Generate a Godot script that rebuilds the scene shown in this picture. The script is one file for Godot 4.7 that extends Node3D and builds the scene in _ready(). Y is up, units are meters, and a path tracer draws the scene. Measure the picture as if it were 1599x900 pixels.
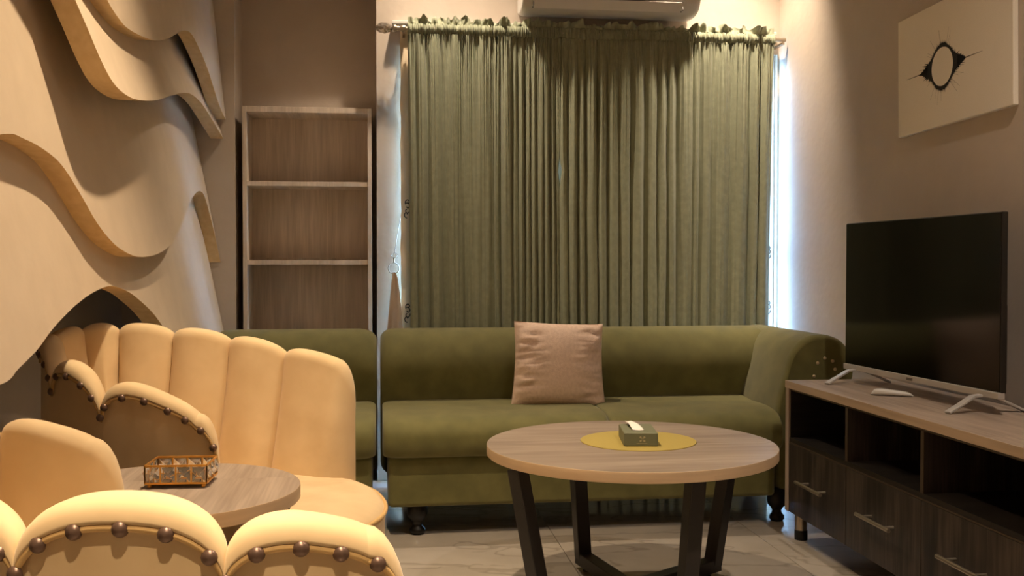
extends Node3D
# A small lounge: camera and light first, then the shell of the room, then furniture, then small things.

const CEIL := 3.0
const BACK := -4.55      # plane of the window wall
const RIGHT := 1.86
const LEFT := -1.10
const REAR := 1.6

var M := {}
var taken := {}
var rng := RandomNumberGenerator.new()

# ------------------------------------------------------------------ mesh collector
class Geo:
	var v := PackedVector3Array()
	var n := PackedVector3Array()
	var idx := PackedInt32Array()

	func grid(rows: Array, wrap_u := false, wrap_v := false, outward := true) -> void:
		var nr := rows.size()
		var nc: int = rows[0].size()
		var nn := PackedVector3Array()
		nn.resize(nr * nc)
		var tris := PackedInt32Array()
		var rr := nr if wrap_v else nr - 1
		var cc := nc if wrap_u else nc - 1
		var mid := Vector3.ZERO
		for r in nr:
			for c in nc:
				mid += rows[r][c]
		mid /= float(nr * nc)
		var vol := 0.0
		for r in rr:
			var r2 := (r + 1) % nr
			for c in cc:
				var c2 := (c + 1) % nc
				var a: Vector3 = rows[r][c]
				var b: Vector3 = rows[r][c2]
				var d: Vector3 = rows[r2][c]
				var e: Vector3 = rows[r2][c2]
				var k := [r * nc + c, r * nc + c2, r2 * nc + c, r2 * nc + c2]
				var n1 := (b - a).cross(e - a)
				var n2 := (e - a).cross(d - a)
				vol += n1.dot(a - mid) + n2.dot(a - mid)
				for q in [k[0], k[1], k[3]]:
					nn[q] += n1
				for q in [k[0], k[3], k[2]]:
					nn[q] += n2
				tris.append_array([k[0], k[1], k[3], k[0], k[3], k[2]])
		var turn := (vol < 0.0) == outward
		# points that coincide share a normal (poles, seams)
		var at := v.size()
		for r in nr:
			for c in nc:
				var q: Vector3 = nn[r * nc + c]
				v.append(rows[r][c])
				n.append(q.normalized() * (-1.0 if turn else 1.0))
		for t in range(0, tris.size(), 3):
			if turn:
				idx.append_array([at + tris[t], at + tris[t + 2], at + tris[t + 1]])
			else:
				idx.append_array([at + tris[t], at + tris[t + 1], at + tris[t + 2]])

	func tri(a: Vector3, b: Vector3, c: Vector3) -> void:   # counter-clockwise from outside
		var m := (b - a).cross(c - a).normalized()
		var at := v.size()
		v.append_array([a, b, c])
		n.append_array([m, m, m])
		idx.append_array([at, at + 1, at + 2])

	func quad(a: Vector3, b: Vector3, c: Vector3, d: Vector3) -> void:
		tri(a, b, c)
		tri(a, c, d)

	func fan(ring: PackedVector3Array, out: Vector3) -> void:
		var mid := Vector3.ZERO
		for p in ring:
			mid += p
		mid /= float(ring.size())
		for i in ring.size():
			var a := ring[i]
			var b := ring[(i + 1) % ring.size()]
			if (a - mid).cross(b - mid).dot(out) > 0.0:
				tri(mid, a, b)
			else:
				tri(mid, b, a)

	# box with rounded edges: each face a grid with its own bevel rows
	func box(c: Vector3, s: Vector3, r := 0.0, b := Basis(), seg := 2) -> void:
		var h := s * 0.5
		r = minf(r, minf(h.x, minf(h.y, h.z)) * 0.98)
		var inner := h - Vector3(r, r, r)
		for axis in 3:
			for sgn in [-1.0, 1.0]:
				var ua: int = (axis + 1) % 3
				var va: int = (axis + 2) % 3
				var us := _steps(h[ua], r, seg)
				var vs := _steps(h[va], r, seg)
				var at := v.size()
				for j in vs.size():
					for i in us.size():
						var p := Vector3.ZERO
						p[axis] = h[axis] * sgn
						p[ua] = us[i]
						p[va] = vs[j]
						var q := Vector3(clampf(p.x, -inner.x, inner.x), clampf(p.y, -inner.y, inner.y), clampf(p.z, -inner.z, inner.z))
						var m := (p - q)
						if r <= 0.0:
							m = Vector3.ZERO
							m[axis] = sgn
						m = m.normalized()
						if r > 0.0:
							p = q + m * r
						v.append(c + b * p)
						n.append((b * m).normalized())
				for j in vs.size() - 1:
					for i in us.size() - 1:
						var k := at + j * us.size() + i
						var w: int = us.size()
						if sgn > 0.0:
							idx.append_array([k, k + 1, k + w + 1, k, k + w + 1, k + w])
						else:
							idx.append_array([k, k + w + 1, k + 1, k, k + w, k + w + 1])

	func _steps(h: float, r: float, seg: int) -> PackedFloat32Array:
		if r <= 0.0:
			return PackedFloat32Array([-h, h])
		var o := PackedFloat32Array()
		for i in seg + 1:
			o.append(-h + r * (1.0 - cos(float(i) / seg * PI / 2)) if false else -h + r * float(i) / seg)
		for i in seg + 1:
			o.append(h - r + r * float(i) / seg)
		return o

	func tube(path: PackedVector3Array, r: float, seg := 8, closed := false, ends := true) -> void:
		var rows := []
		var m := path.size()
		var side := Vector3.ZERO
		for i in m:
			var a := path[(i - 1 + m) % m] if closed or i > 0 else path[i]
			var b := path[(i + 1) % m] if closed or i < m - 1 else path[i]
			var t := (b - a).normalized()
			if side == Vector3.ZERO:
				side = t.cross(Vector3.UP if absf(t.y) < 0.9 else Vector3.RIGHT).normalized()
			side = (side - t * side.dot(t)).normalized()
			var up := side.cross(t)
			var row := PackedVector3Array()
			for k in seg:
				var g := TAU * k / seg
				row.append(path[i] + (side * cos(g) + up * sin(g)) * r)
			rows.append(row)
		grid(rows, true, closed)
		if ends and not closed:
			fan(rows[0], path[0] - path[1])
			fan(rows[m - 1], path[m - 1] - path[m - 2])

	func cyl(a: Vector3, b: Vector3, ra: float, rb := -1.0, seg := 20) -> void:
		rb = ra if rb < 0.0 else rb
		lathe([Vector2(ra, 0), Vector2(rb, (b - a).length())], a, b - a, seg)
		var t := (b - a).normalized()
		var s := t.cross(Vector3.UP if absf(t.y) < 0.9 else Vector3.RIGHT).normalized()
		var u := s.cross(t)
		for e in 2:
			var ring := PackedVector3Array()
			for k in seg:
				ring.append((b if e else a) + (s * cos(TAU * k / seg) + u * sin(TAU * k / seg)) * (rb if e else ra))
			fan(ring, t if e else -t)

	func lathe(prof: Array, o: Vector3, axis := Vector3.UP, seg := 24) -> void:   # prof: Vector2(radius, along)
		var t := axis.normalized()
		var s := t.cross(Vector3.UP if absf(t.y) < 0.9 else Vector3.RIGHT).normalized()
		var u := s.cross(t)
		var rows := []
		for p in prof:
			var row := PackedVector3Array()
			for k in seg:
				var g := TAU * k / seg
				row.append(o + t * p.y + (s * cos(g) + u * sin(g)) * p.x)
			rows.append(row)
		grid(rows, true)

	func ball(c: Vector3, s: Vector3, seg := 14, rings := 9) -> void:
		var rows := []
		for j in rings:
			var row := PackedVector3Array()
			var th := PI * clampf(float(j) / (rings - 1), 0.004, 0.996)
			for k in seg:
				var g := TAU * k / seg
				row.append(c + Vector3(sin(th) * cos(g), cos(th), sin(th) * sin(g)) * s)
			rows.append(row)
		grid(rows, true)

	func dome(c: Vector3, out: Vector3, r: float, h: float, seg := 12, rings := 5) -> void:
		var prof := []
		for j in rings:
			var g := PI / 2 * clampf(float(j) / (rings - 1), 0.0, 0.99)
			prof.append(Vector2(r * cos(g), h * sin(g)))
		lathe(prof, c, out, seg)

	# closed profile (2D) swept straight along an axis with softened ends
	func loft(prof: PackedVector2Array, to3: Callable, a: float, b: float, soft_a: float, soft_b: float, mid_rows := 6, pinch := 0.14) -> void:
		var mid := Vector2.ZERO
		for p in prof:
			mid += p
		mid /= float(prof.size())
		var rows := []
		var lv := []
		for i in 6:
			var g := PI / 2 * i / 5.0
			lv.append([a + soft_a * (1.0 - sin(g)) if false else a + soft_a * (1.0 - cos(g)), 1.0 - pinch * (1.0 - sin(g)) if soft_a > 0.0 else 1.0])
		for i in range(1, mid_rows):
			lv.append([lerpf(a + soft_a, b - soft_b, float(i) / mid_rows), 1.0])
		for i in 6:
			var g := PI / 2 * (5 - i) / 5.0
			lv.append([b - soft_b * (1.0 - cos(g)), 1.0 - pinch * (1.0 - sin(g)) if soft_b > 0.0 else 1.0])
		for l in lv:
			var row := PackedVector3Array()
			for p in prof:
				var q: Vector2 = mid + (p - mid) * l[1]
				row.append(to3.call(l[0], q))
			rows.append(row)
		grid(rows, true)
		fan(rows[0], rows[0][0] - rows[rows.size() - 1][0])
		fan(rows[rows.size() - 1], rows[rows.size() - 1][0] - rows[0][0])

	func mesh() -> ArrayMesh:
		var rev := idx.duplicate()
		for i in range(0, rev.size(), 3):
			rev[i + 1] = idx[i + 2]
			rev[i + 2] = idx[i + 1]
		var a := []
		a.resize(Mesh.ARRAY_MAX)
		a[Mesh.ARRAY_VERTEX] = v
		a[Mesh.ARRAY_NORMAL] = n
		a[Mesh.ARRAY_INDEX] = rev
		var m := ArrayMesh.new()
		m.add_surface_from_arrays(Mesh.PRIMITIVE_TRIANGLES, a)
		return m

# ------------------------------------------------------------------ scene helpers
func numbered(called: String) -> String:
	var k: int = taken.get(called, 0)
	taken[called] = k + 1
	return called if k == 0 else "%s_%03d" % [called, k]

func tag(o: Node3D, label: String, category: String, group := "") -> Node3D:
	o.set_meta("label", label)
	o.set_meta("category", category)
	if group:
		o.set_meta("group", group)
	return o

func thing(called: String, label: String, category: String, at := Vector3.ZERO, group := "") -> Node3D:
	var o := Node3D.new()
	o.name = numbered(called)
	add_child(o)
	o.position = at
	return tag(o, label, category, group)

func obj(called: String, g: Geo, m: Material, parent: Node3D = null, label := "") -> MeshInstance3D:
	var o := MeshInstance3D.new()
	o.mesh = g.mesh()
	o.material_override = m
	if parent == null:
		o.name = numbered(called)
		add_child(o)
	else:
		o.name = called
		# parts are modelled in room coordinates; bring them to the thing's own
		parent.add_child(o, true)
		var p: Node3D = parent
		var sum := Vector3.ZERO
		while p != self:
			sum += p.position
			p = p.get_parent()
		o.position = -sum
	if label:
		o.set_meta("label", label)
	return o

func struct(called: String, g: Geo, m: Material) -> MeshInstance3D:
	var o := obj(called, g, m)
	o.set_meta("kind", "structure")
	return o

func gbox(c: Vector3, s: Vector3, r := 0.0, b := Basis(), seg := 2) -> Geo:
	var g := Geo.new()
	g.box(c, s, r, b, seg)
	return g

func span(a: Vector3, b: Vector3, r := 0.0) -> Geo:    # box between two corners
	return gbox((a + b) * 0.5, (b - a).abs(), r)

func smooth(pts: Array, per := 6, closed := false) -> Array:   # Catmull-Rom through Vector2 or Vector3 points
	var o := []
	var m := pts.size()
	for i in (m if closed else m - 1):
		var p0 = pts[(i - 1 + m) % m] if closed else pts[maxi(i - 1, 0)]
		var p1 = pts[i]
		var p2 = pts[(i + 1) % m]
		var p3 = pts[(i + 2) % m] if closed else pts[mini(i + 2, m - 1)]
		for k in per:
			o.append(p1.cubic_interpolate(p2, p0, p3, float(k) / per))
	if not closed:
		o.append(pts[m - 1])
	return o

func noise(freq: float, seed_: int, oct := 4) -> FastNoiseLite:
	var f := FastNoiseLite.new()
	f.noise_type = FastNoiseLite.TYPE_SIMPLEX_SMOOTH
	f.frequency = freq
	f.fractal_octaves = oct
	f.seed = seed_
	return f

func tex(im: Image) -> ImageTexture:
	return ImageTexture.create_from_image(im)

func wood_image(light: Color, dark: Color, along_v: bool, seed_: int, size := 512, contrast := 1.0) -> Image:
	var im := Image.create(size, size, false, Image.FORMAT_RGB8)
	var a := noise(0.006, seed_, 3)
	var b := noise(0.03, seed_ + 1, 3)
	var c := noise(0.12, seed_ + 2, 2)
	for y in size:
		for x in size:
			var u := float(y if along_v else x)
			var w := float(x if along_v else y)
			# blend the two ends so that the picture repeats without a seam
			var f := smoothstep(0.8, 1.0, w / size)
			var w2 := w - size
			var g := lerpf(_grain(a, b, c, u, w), _grain(a, b, c, u, w2), f)
			var k := clampf(0.5 + g * contrast, 0.0, 1.0)
			im.set_pixel(x, y, light.lerp(dark, k))
	return im

func _grain(a: FastNoiseLite, b: FastNoiseLite, c: FastNoiseLite, u: float, w: float) -> float:
	var g := 0.5 * a.get_noise_2d(u * 0.5, w * 2.4) + 0.5 * b.get_noise_2d(u * 0.12, w * 2.0) + 0.35 * c.get_noise_2d(u * 0.08, w * 2.2)
	return g

func tri_mat(im: Image, per_metre: float, rough: float, tint := Color.WHITE) -> StandardMaterial3D:
	var m := StandardMaterial3D.new()
	m.albedo_color = tint
	m.albedo_texture = tex(im)
	m.uv1_triplanar = true
	m.uv1_scale = Vector3.ONE * per_metre
	m.uv1_triplanar_sharpness = 8.0
	m.roughness = rough
	return m

func plain(c: Color, rough := 0.6, metal := 0.0) -> StandardMaterial3D:
	var m := StandardMaterial3D.new()
	m.albedo_color = c
	m.roughness = rough
	m.metallic = metal
	return m

func mottled(c: Color, c2: Color, freq: float, seed_: int, per_metre: float, rough: float) -> StandardMaterial3D:
	var im := Image.create(256, 256, false, Image.FORMAT_RGB8)
	var f := noise(freq, seed_, 4)
	for y in 256:
		for x in 256:
			# tileable by sampling on a torus-like blend
			var fx := smoothstep(0.75, 1.0, x / 256.0)
			var fy := smoothstep(0.75, 1.0, y / 256.0)
			var k := lerpf(lerpf(f.get_noise_2d(x, y), f.get_noise_2d(x - 256, y), fx), lerpf(f.get_noise_2d(x, y - 256), f.get_noise_2d(x - 256, y - 256), fx), fy)
			im.set_pixel(x, y, c.lerp(c2, clampf(0.5 + k, 0.0, 1.0)))
	return tri_mat(im, per_metre, rough)

func relief(m: StandardMaterial3D, freq: float, seed_: int, cm: float) -> void:
	var im := Image.create(256, 256, false, Image.FORMAT_L8)
	var f := noise(freq, seed_, 4)
	for y in 256:
		for x in 256:
			var fx := smoothstep(0.75, 1.0, x / 256.0)
			var fy := smoothstep(0.75, 1.0, y / 256.0)
			var k := lerpf(lerpf(f.get_noise_2d(x, y), f.get_noise_2d(x - 256, y), fx), lerpf(f.get_noise_2d(x, y - 256), f.get_noise_2d(x - 256, y - 256), fx), fy)
			var g := clampf(0.5 + k * 0.7, 0.0, 1.0)
			im.set_pixel(x, y, Color(g, g, g))
	m.heightmap_enabled = true
	m.heightmap_texture = tex(im)
	m.heightmap_scale = cm

func velvet(m: StandardMaterial3D, amount: float) -> StandardMaterial3D:
	m.rim_enabled = true
	m.rim = amount
	m.rim_tint = 0.6
	return m

func make_materials() -> void:
	M.wall = mottled(Color(0.765, 0.715, 0.665), Color(0.78, 0.73, 0.68), 0.03, 3, 0.8, 0.85)
	relief(M.wall, 0.12, 4, 0.06)
	M.ceiling = plain(Color(0.86, 0.84, 0.81), 0.9)
	M.wave = mottled(Color(0.81, 0.74, 0.65), Color(0.83, 0.76, 0.67), 0.03, 5, 0.9, 0.8)
	relief(M.wave, 0.1, 6, 0.05)
	M.wave_edge = mottled(Color(0.84, 0.72, 0.53), Color(0.89, 0.78, 0.60), 0.05, 7, 2.0, 0.75)
	M.oak_u = tri_mat(wood_image(Color(0.70, 0.635, 0.575), Color(0.565, 0.50, 0.445), false, 11), 0.9, 0.45)
	M.oak_u.albedo_color = Color(0.88, 0.88, 0.88)
	M.oak_v = tri_mat(wood_image(Color(0.70, 0.635, 0.575), Color(0.565, 0.50, 0.445), true, 21), 0.9, 0.45)
	M.oak_rim = tri_mat(wood_image(Color(0.89, 0.785, 0.65), Color(0.80, 0.70, 0.57), false, 31, 256), 1.2, 0.5)
	M.oak_rim_long = tri_mat(wood_image(Color(0.76, 0.68, 0.59), Color(0.66, 0.58, 0.50), false, 33, 256), 1.2, 0.5)
	M.shelf = tri_mat(wood_image(Color(0.90, 0.84, 0.78), Color(0.75, 0.69, 0.63), true, 41, 512, 0.8), 1.0, 0.6)
	M.dark_wood = tri_mat(wood_image(Color(0.30, 0.26, 0.235), Color(0.10, 0.085, 0.078), true, 51), 1.3, 0.45)
	M.dark_wood_u = tri_mat(wood_image(Color(0.175, 0.15, 0.135), Color(0.07, 0.06, 0.055), false, 61), 1.3, 0.5)
	M.bronze_edge = plain(Color(0.27, 0.22, 0.17), 0.5)
	M.olive = velvet(mottled(Color(0.385, 0.375, 0.20), Color(0.44, 0.425, 0.24), 0.02, 71, 1.6, 0.85), 0.45)
	M.curtain = velvet(mottled(Color(0.56, 0.58, 0.49), Color(0.61, 0.625, 0.53), 0.05, 81, 2.0, 0.8), 0.3)
	M.curtain.backlight_enabled = true
	M.curtain.backlight = Color(0.07, 0.085, 0.07)
	M.satin = plain(Color(0.90, 0.82, 0.70), 0.45)
	M.satin.backlight_enabled = true
	M.satin.backlight = Color(0.45, 0.43, 0.38)
	M.motif = plain(Color(0.12, 0.10, 0.07), 0.6)
	M.camel = velvet(mottled(Color(0.835, 0.725, 0.555), Color(0.88, 0.78, 0.615), 0.015, 91, 1.8, 0.8), 0.4)
	M.camel_seam = plain(Color(0.80, 0.66, 0.44), 0.7)
	M.stud = plain(Color(0.42, 0.335, 0.29), 0.36, 0.5)
	M.tack = plain(Color(0.80, 0.74, 0.60), 0.4, 0.4)
	M.pink = mottled(Color(0.86, 0.755, 0.685), Color(0.91, 0.81, 0.74), 0.06, 101, 4.0, 0.85)
	relief(M.pink, 0.25, 102, 0.03)
	M.black_metal = plain(Color(0.185, 0.18, 0.18), 0.42, 0.2)
	M.black = plain(Color(0.03, 0.028, 0.028), 0.5)
	M.turned = plain(Color(0.035, 0.028, 0.025), 0.35)
	M.steel = plain(Color(0.72, 0.68, 0.62), 0.3, 0.95)
	M.silver = plain(Color(0.76, 0.745, 0.73), 0.36, 0.15)
	M.screen = plain(Color(0.012, 0.012, 0.013), 0.11)
	M.white = plain(Color(0.84, 0.83, 0.81), 0.4)
	M.white_gloss = plain(Color(0.86, 0.85, 0.84), 0.22)
	M.seam = plain(Color(0.28, 0.26, 0.24), 0.6)
	M.canvas = mottled(Color(0.93, 0.90, 0.84), Color(0.95, 0.92, 0.87), 0.2, 111, 4.0, 0.9)
	M.ink = plain(Color(0.035, 0.033, 0.035), 0.7)
	M.yellow = mottled(Color(0.60, 0.535, 0.26), Color(0.66, 0.585, 0.31), 0.25, 121, 6.0, 0.8)
	M.sage = plain(Color(0.42, 0.43, 0.34), 0.6)
	M.sage_print = plain(Color(0.66, 0.62, 0.50), 0.6)
	M.tissue = plain(Color(0.90, 0.88, 0.85), 0.9)
	M.gold = plain(Color(0.93, 0.70, 0.34), 0.32, 0.9)
	M.grout = plain(Color(0.42, 0.37, 0.33), 0.8)
	M.door_frame = plain(Color(0.88, 0.88, 0.88), 0.35)
	M.crystal = plain(Color(1, 1, 1, 0.03), 0.02)
	M.crystal.refraction_enabled = true
	M.crystal.refraction_scale = 0.05
	M.pane = plain(Color(0.9, 0.95, 1.0, 0.06), 0.03)
	M.pane.transparency = BaseMaterial3D.TRANSPARENCY_ALPHA
	M.outside = plain(Color(0.62, 0.64, 0.62), 0.9)
	M.lamp = plain(Color(1, 0.9, 0.75), 0.5)
	M.lamp.emission_enabled = true
	M.lamp.emission = Color(1.0, 0.80, 0.55)
	M.lamp.emission_energy_multiplier = 4.0
	M.marble = []
	for k in 3:
		M.marble.append(marble(201 + k))

func marble(seed_: int) -> StandardMaterial3D:
	var size := 384
	var im := Image.create(size, size, false, Image.FORMAT_RGB8)
	var a := noise(0.005, seed_, 4)
	var b := noise(0.012, seed_ + 9, 4)
	var base := Color(0.70, 0.665, 0.62)
	var vein := Color(0.47, 0.435, 0.40)
	for y in size:
		for x in size:
			var w := b.get_noise_2d(x, y) * 40.0
			var k := 1.0 - absf(a.get_noise_2d(x * 0.8 + w, y * 2.2 + w * 0.6)) * 15.0
			var c := base.lerp(Color(0.665, 0.63, 0.585), clampf(0.5 + b.get_noise_2d(x + 500, y) * 1.4, 0, 1))
			im.set_pixel(x, y, c.lerp(vein, clampf(k, 0.0, 1.0) * 0.42))
	return tri_mat(im, 0.62, 0.10)

# ------------------------------------------------------------------ build
func _ready() -> void:
	rng.seed = 7
	# camera: a short tele look across the lounge, at sitting height
	var cam := Camera3D.new()
	cam.name = "camera"
	add_child(cam)
	cam.position = Vector3(0, 0.97, 0)
	cam.basis = Basis(Vector3.UP, deg_to_rad(-7.5)) * Basis(Vector3.RIGHT, deg_to_rad(-1.341))
	cam.fov = 2.0 * rad_to_deg(atan(450.0 / 1580.0))
	cam.current = true
	# sky and exposure
	var env := Environment.new()
	env.background_mode = Environment.BG_SKY
	var sky := Sky.new()
	var sm := ProceduralSkyMaterial.new()
	sm.sky_top_color = Color(0.42, 0.66, 0.98)
	sm.sky_horizon_color = Color(0.66, 0.84, 1.0)
	sm.ground_horizon_color = Color(0.62, 0.78, 0.92)
	sm.ground_bottom_color = Color(0.45, 0.55, 0.62)
	sm.sky_curve = 0.3
	sky.sky_material = sm
	env.sky = sky
	env.background_energy_multiplier = 80.0
	env.tonemap_mode = Environment.TONE_MAPPER_LINEAR
	env.tonemap_exposure = 1.0
	env.sdfgi_enabled = true
	env.ssao_enabled = true
	env.ssil_enabled = true
	var we := WorldEnvironment.new()
	we.name = "world"
	we.environment = env
	add_child(we)
	make_materials()
	# recessed lamps: x, z, energy
	var warm := Color(1.0, 0.905, 0.785)
	var amber := Color(1.0, 0.885, 0.73)
	var soft := Color(1.0, 0.92, 0.835)
	downlight(0.26, -4.15, 3.7, warm, 44.0, "recessed ceiling lamp nearest the bookshelf niche")
	downlight(1.47, -4.14, 5.8, warm, 27.5, "recessed ceiling lamp over the right end of the green sofa", Vector3(0.14, -1.0, -0.22))
	downlight(-0.10, -2.38, 7.0, amber, 38.0, "recessed ceiling lamp beside the wavy wall panels")
	downlight(1.38, -1.60, 2.9, soft, 60.0, "recessed ceiling lamp above the near end of the cabinet")
	downlight(-0.20, -1.02, 9.0, amber, 15.0, "recessed ceiling lamp above the foreground armchair")
	downlight(0.02, 0.0, 6.3, amber, 43.0, "recessed ceiling lamp nearest the rear wall")
	build_shell()
	build_window()
	build_waves()
	build_shelf()
	build_curtains()
	build_aircon()
	build_sofas()
	build_chairs()
	build_tables()
	build_cabinet()
	build_small()

func downlight(x: float, z: float, energy: float, c: Color, cone: float, label: String, aim := Vector3.DOWN) -> void:
	var t := thing("ceiling_lamp", label, "lamp", Vector3(x, CEIL, z), "recessed ceiling lamps")
	var g := Geo.new()
	g.lathe([Vector2(0.040, -0.001), Vector2(0.058, -0.001), Vector2(0.056, -0.008), Vector2(0.044, -0.012), Vector2(0.040, -0.004), Vector2(0.040, -0.001)], Vector3(x, CEIL, z))
	obj("trim_ring", g, M.white, t)
	var d := Geo.new()
	d.cyl(Vector3(x, CEIL - 0.002, z), Vector3(x, CEIL - 0.006, z), 0.039)
	obj("diffuser", d, M.lamp, t)
	var l := SpotLight3D.new()
	l.name = "lamp_light"
	l.position = Vector3(0, -0.02, 0)
	l.basis = Basis.looking_at(aim.normalized(), Vector3.BACK)
	l.light_color = c
	l.light_energy = energy
	l.light_size = 0.035
	l.spot_angle = cone
	l.spot_angle_attenuation = 0.9
	l.spot_range = 9.0
	l.spot_attenuation = 2.0
	l.shadow_enabled = true
	t.add_child(l)

func build_shell() -> void:
	# floor: a slab of grout with polished tiles on it
	var fl := struct("floor", span(Vector3(LEFT - 0.12, -0.13, REAR + 0.12), Vector3(RIGHT + 0.12, -0.004, BACK - 0.40)), M.grout)
	var x0 := 0.618 - 0.722 * 3
	for i in 7:
		for j in 6:
			var a := Vector3(x0 + 0.722 * i + 0.0012, -0.012, -2.95 - 1.444 + 1.444 * (j - 1) + 0.0012)
			var b := a + Vector3(0.7196, 0.012, 1.4416)
			a.x = maxf(a.x, LEFT)
			b.x = minf(b.x, RIGHT)
			a.z = maxf(a.z, BACK)
			b.z = minf(b.z, REAR)
			if b.x - a.x > 0.02 and b.z - a.z > 0.02:
				obj("tile", span(a, b, 0.0008), M.marble[(i * 2 + j) % 3], fl)
	obj("tile", span(Vector3(-0.62, -0.012, BACK - 0.25), Vector3(-0.009, 0.0, BACK - 0.002), 0.0008), M.marble[1], fl)
	struct("ceiling", span(Vector3(LEFT - 0.12, CEIL, REAR + 0.12), Vector3(RIGHT + 0.12, CEIL + 0.12, BACK - 0.40)), M.ceiling)
	struct("wall_right", span(Vector3(RIGHT, 0, REAR), Vector3(RIGHT + 0.12, CEIL, BACK - 0.12)), M.wall)
	struct("wall_left", span(Vector3(LEFT - 0.12, 0, REAR), Vector3(LEFT, CEIL, BACK - 0.40)), M.wall)
	struct("wall_rear", span(Vector3(LEFT - 0.12, 0, REAR), Vector3(RIGHT + 0.12, CEIL, REAR + 0.12)), M.wall)
	# window wall with a shelf niche at its left and a glazed door opening
	var g := Geo.new()
	var add := func(ax: float, ay: float, bx: float, by: float, back := 0.12) -> void:
		g.box(Vector3((ax + bx) / 2, (ay + by) / 2, BACK - back / 2), Vector3(bx - ax, by - ay, back))
	add.call(LEFT, 0.0, -0.621, CEIL, 0.37)
	add.call(-0.621, 2.215, -0.008, CEIL, 0.37)
	add.call(-0.008, 0.0, 0.03, CEIL, 0.37)
	add.call(0.03, 0.0, 0.116, CEIL)
	add.call(0.116, 1.95, RIGHT, CEIL)
	add.call(1.85, 0.0, RIGHT, 1.95)
	g.box(Vector3(-0.31, CEIL / 2, BACK - 0.31), Vector3(0.63, CEIL, 0.12))
	struct("wall_back", g, M.wall)

func build_window() -> void:
	# white glazed doors behind the curtains
	var t := Node3D.new()
	t.name = "window_1"
	t.set_meta("kind", "structure")
	add_child(t)
	var z := BACK - 0.05
	var f := Geo.new()
	for x in [0.150, 0.70, 1.26, 1.822]:
		f.box(Vector3(x, 0.98, z), Vector3(0.05, 1.96, 0.05), 0.004)
	for y in [0.03, 0.55, 1.05, 1.924]:
		f.box(Vector3(0.984, y, z), Vector3(1.70, 0.05, 0.045), 0.004)
	obj("window_frame", f, M.door_frame, t)
	for i in 3:
		for j in 3:
			var y0: float = [0.055, 0.575, 1.075][j]
			var y1: float = [0.525, 1.025, 1.899][j]
			var x0: float = [0.17, 0.725, 1.285][i]
			obj("pane", span(Vector3(x0, y0, z - 0.003), Vector3(x0 + [0.505, 0.51, 0.512][i], y1, z + 0.003)), M.pane, t)
	# daylit terrace outside
	struct("floor_outside", span(Vector3(-2.5, -0.25, BACK - 0.42), Vector3(4.5, -0.05, BACK - 5.0)), M.outside)

func edge_at(c: Array, z: float) -> float:     # height of a traced edge at depth z (points run towards the window)
	if z >= c[0].x:
		return c[0].y
	for i in c.size() - 1:
		if z >= c[i + 1].x:
			return lerpf(c[i].y, c[i + 1].y, (c[i].x - z) / maxf(c[i].x - c[i + 1].x, 1e-5))
	return c[c.size() - 1].y

func wave_panel(curve: Array, tip: Vector2, slope: float, thick: float, above: Array, top: float, label: String) -> void:
	# tip: x and height of the lower corner at the window wall; the sheet leans back by slope
	var c := smooth(curve, 8)
	var t := thing("wave_panel", label, "wall panel", Vector3(tip.x, 0, -3.0), "wavy wall panels")
	var place := func(z: float, h: float, back: float) -> Vector3:
		return Vector3(tip.x - slope * (h - tip.y) - back, h, z)
	var face := Geo.new()
	var rows := []
	var back := []
	for p in c:
		var hi := top
		if above.size():
			hi = minf(top, edge_at(above, p.x) + 0.22)
		hi = maxf(hi, p.y + 0.05)
		var row := PackedVector3Array()
		var rb := PackedVector3Array()
		for k in 13:
			var h := lerpf(p.y, hi, k / 12.0)
			row.append(place.call(p.x, h, 0.0))
			rb.append(place.call(p.x, h, thick))
		rows.append(row)
		back.append(rb)
	# front, top, back and ends as one skin
	var front_dir := Vector3(1, slope, 0)
	_sheet(face, rows, front_dir)
	_sheet(face, back, -front_dir)
	var tops := []
	for i in rows.size():
		tops.append(PackedVector3Array([rows[i][12], back[i][12]]))
	_sheet(face, tops, Vector3.UP)
	for e in [0, rows.size() - 1]:
		var ends := []
		for k in 13:
			ends.append(PackedVector3Array([rows[e][k], back[e][k]]))
		_sheet(face, ends, Vector3(0, 0, 1 if e == 0 else -1))
	obj("panel_face", face, M.wave, t)
	var rib := Geo.new()
	var under := []
	for i in rows.size():
		under.append(PackedVector3Array([rows[i][0], rows[i][0].lerp(back[i][0], 0.5), back[i][0]]))
	_sheet(rib, under, Vector3.DOWN)
	obj("panel_edge", rib, M.wave_edge, t, "raw tan cut edge")

func _sheet(g: Geo, rows: Array, out: Vector3) -> void:
	# open grid whose faces look along out: find the right turn from the first cell
	var at := g.idx.size()
	var vt := g.v.size()
	g.grid(rows)
	var s := 0.0
	for i in range(at, g.idx.size(), 3):
		var a := g.v[g.idx[i]]
		s += (g.v[g.idx[i + 1]] - a).cross(g.v[g.idx[i + 2]] - a).dot(out)
	if s < 0.0:
		for i in range(at, g.idx.size(), 3):
			var q := g.idx[i + 1]
			g.idx[i + 1] = g.idx[i + 2]
			g.idx[i + 2] = q
		for i in range(vt, g.n.size()):
			g.n[i] = -g.n[i]

func v2s(a: Array) -> Array:
	var o := []
	for i in range(0, a.size(), 2):
		o.append(Vector2(a[i], a[i + 1]))
	return o

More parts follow.
